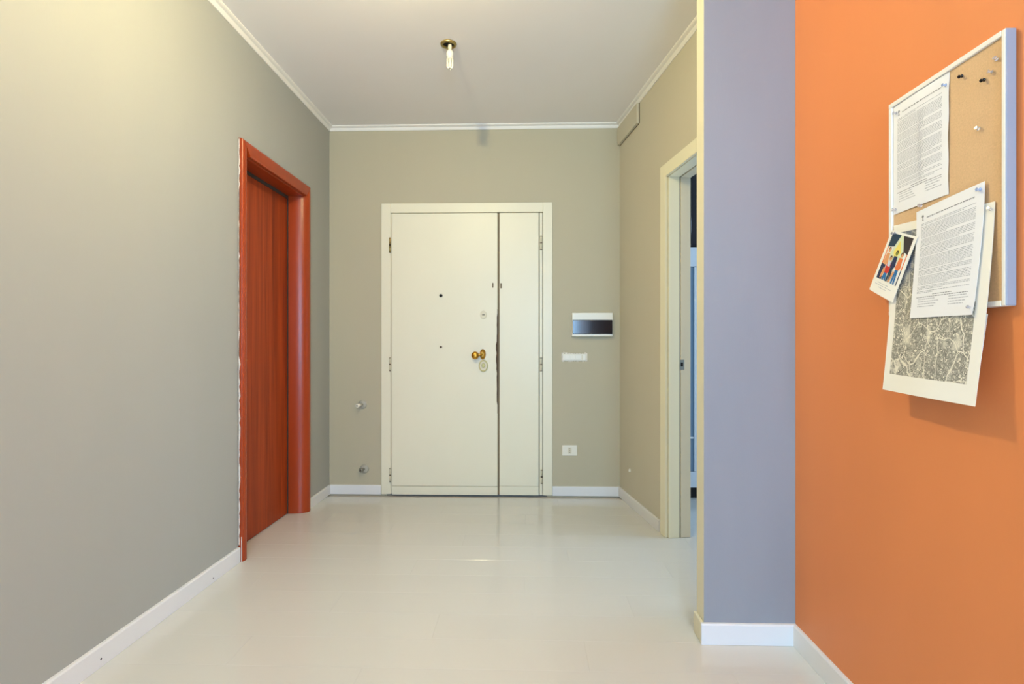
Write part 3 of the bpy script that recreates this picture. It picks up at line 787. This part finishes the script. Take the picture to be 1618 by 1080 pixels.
# picture card
e4 = empty('picture_card', (0.975, 1.47, 1.34), label='small tilted picture card with four bright figures on the lower corner of the noticeboard', cat='card')
Pc = sheet_fn((1.489, 1.440), (1.392, 1.402), (1.566, 1.288), (1.468, 1.243), lambda u, v, z: 0.9800-0.012*v-0.001*math.sin(math.pi*u))
sheet('card', Pc, 'cream_paper', e4, 8, 12, 0.0005)
C = dict(teal=sr(30, 58, 78), dark=sr(46, 38, 40), orange=sr(226, 122, 66), yellow=sr(236, 218, 110), pale=sr(218, 226, 190), red=sr(204, 46, 36),
         blue=sr(36, 108, 168), navy=sr(28, 44, 82), skin=sr(226, 160, 106), hair=sr(70, 44, 26), green=sr(130, 140, 60), white=sr(206, 214, 222))
cn = list(C)
def cardprint():
    b = B()
    def poly(pts, c, l):
        U = lambda p: (0.10+p[0]*0.80, 0.035+p[1]*0.73)
        f = b.faces.new([b.verts.new(Pc(*U(p), 0.0006+0.00009*l)) for p in pts]); f.material_index = cn.index(c)
    def ell(cx, cy, rx, ry, c, l, n=12): poly([(cx+rx*math.cos(-2*math.pi*k/n), cy+ry*math.sin(-2*math.pi*k/n)) for k in range(n)], c, l)
    for j in range(6): poly([(0, j/6), (0, (j+1)/6), (1, (j+1)/6), (1, j/6)], 'orange' if j < 4 else 'navy', 0)
    poly([(0, 0), (0, .30), (.30, .26), (.45, 0)], 'teal', 1); poly([(.55, 0), (.78, .30), (1, .34), (1, 0)], 'dark', 1)
    poly([(.45, 0), (.22, .42), (.5, .62), (.84, .42), (.56, 0)], 'pale', 2); poly([(.5, .10), (.36, .36), (.5, .5), (.70, .34)], 'yellow', 3)
    poly([(0, .66), (0, 1), (.2, 1), (.16, .66)], 'navy', 1)
    # four plain figures
    for cx, top, w, coat, leg, l in ((.16, .34, .15, 'skin', 'navy', 4), (.80, .36, .15, 'orange', 'blue', 4), (.55, .36, .15, 'navy', 'teal', 5), (.36, .50, .16, 'red', 'blue', 6)):
        ell(cx, top, .060, .055, 'hair', l); ell(cx+.008, top+.018, .042, .042, 'skin' if coat != 'navy' else 'green', l+0.3)
        poly([(cx-w*.5, top+.075), (cx-w*.75, top+.30), (cx-w*.3, top+.34), (cx+w*.35, top+.34), (cx+w*.8, top+.28), (cx+w*.5, top+.075)], coat, l+0.1)
        poly([(cx-w*.5, top+.33), (cx-w*.6, .99), (cx-w*.1, .99), (cx, top+.42), (cx+w*.15, .99), (cx+w*.6, .99), (cx+w*.4, top+.33)], leg, l+0.2)
    poly([(.28, .56), (.30, .68), (.44, .68), (.43, .56)], 'white', 7)
    poly([(.18, .72), (.14, .96), (.20, .98), (.30, .78)], 'skin', 7.5); poly([(.66, .72), (.58, .98), (.64, .99), (.74, .76)], 'skin', 6.5)
    return b
cm = [mat('card_'+k, C[k], 0.55) for k in cn]
part('picture', cardprint(), cm, e4)
R = []; r_ = random.Random(9)
for k, (a, c) in enumerate(((.22, .66), (.14, .80), (.30, .62))): words_line(R, a, c, 0.815+0.035*k, 0.008, r_, 0, 0.08)
part('caption', quad_print(Pc, R, 0.0007), ['ink'], e4)

# ------------------------------------------------------------------ push pins
def pin_mesh(m):
    b = B()
    lathe(b, [(0, 0.0042), (0.0012, 0.0046), (0.0022, 0.0030), (0.0040, 0.0024), (0.0068, 0.0026), (0.0082, 0.0042), (0.0096, 0.0046), (0.0104, 0.0040)], (0, 0, 0), (-1, 0, 0), 14)
    return b
def needle():
    b = B(); lathe(b, [(-0.006, 0.0003), (0.0005, 0.0006)], (0, 0, 0), (-1, 0, 0), 6); return b
proto = {}
def pin(x, yy, zz, m, label, group=None, tilt=(0, 0)):
    e = empty('push_pin', (x, yy, zz)); tag(e, label, 'push pin', group)
    e.rotation_euler = (0, tilt[0], tilt[1]); e.scale = (0.85, 0.85, 0.85)
    if m not in proto:
        h = part('head', pin_mesh(m), m, e, local=True); nd = part('needle', needle(), 'steel', e, local=True); proto[m] = (h, nd)
    else:
        for src in proto[m]:
            c = src.copy(); COL.objects.link(c); c.parent = e
    return e
XC = XF+0.006
G = 'push pins on the noticeboard'
pin(XC-0.0035, 1.263, 1.742, 'pin_black', 'black push pin on bare cork, beside the upper page', G, (-0.3, 0.15))
pin(XC-0.0035, 1.203, 1.704, 'pin_black', 'black push pin on bare cork, further from the upper page and lower', G, (-0.3, 0.15))
pin(XC-0.003, 1.172, 1.731, 'pin_clear', 'clear push pin nearest the upper frame corner', G, (0.35, 0.3))
pin(XC-0.003, 1.183, 1.711, 'pin_clear', 'clear push pin just below the topmost clear one', G, (0.3, -0.4))
pin(XC-0.003, 1.218, 1.604, 'pin_clear', 'clear push pin alone in the middle of the bare cork', G, (0.2, 0.3))
pin(0.9885, 1.312, 1.745, 'pin_blue', 'pale blue push pin in the upper corner of the upper page by the cork', G)
pin(0.9885, 1.484, 1.752, 'pin_clear', 'clear push pin in the page corner by the upper frame corner', G)
pin(0.9885, 1.488, 1.494, 'pin_clear', 'clear push pin at the foot of the upper page by the frame', G)
pin(0.9850, 1.388, 1.478, 'pin_clear', 'clear push pin where the two printed pages overlap', G, (0.2, 0.3))
pin(0.9825, 1.207, 1.468, 'pin_blue', 'pale blue push pin in the top corner of the lower page', G)
pin(0.9870, 1.186, 1.420, 'pin_clear', 'clear push pin in the top corner of the cream poster', G, (0.3, 0.3))
pin(0.9785, 1.475, 1.428, 'pin_clear', 'clear push pin holding the picture card', G)
pin(0.9655, 1.212, 1.212, 'pin_clear', 'clear push pin in the bottom corner of the lower page', G, (0.2, 0.2))

for o in SC.objects:
    if '_o' in o: del o['_o']
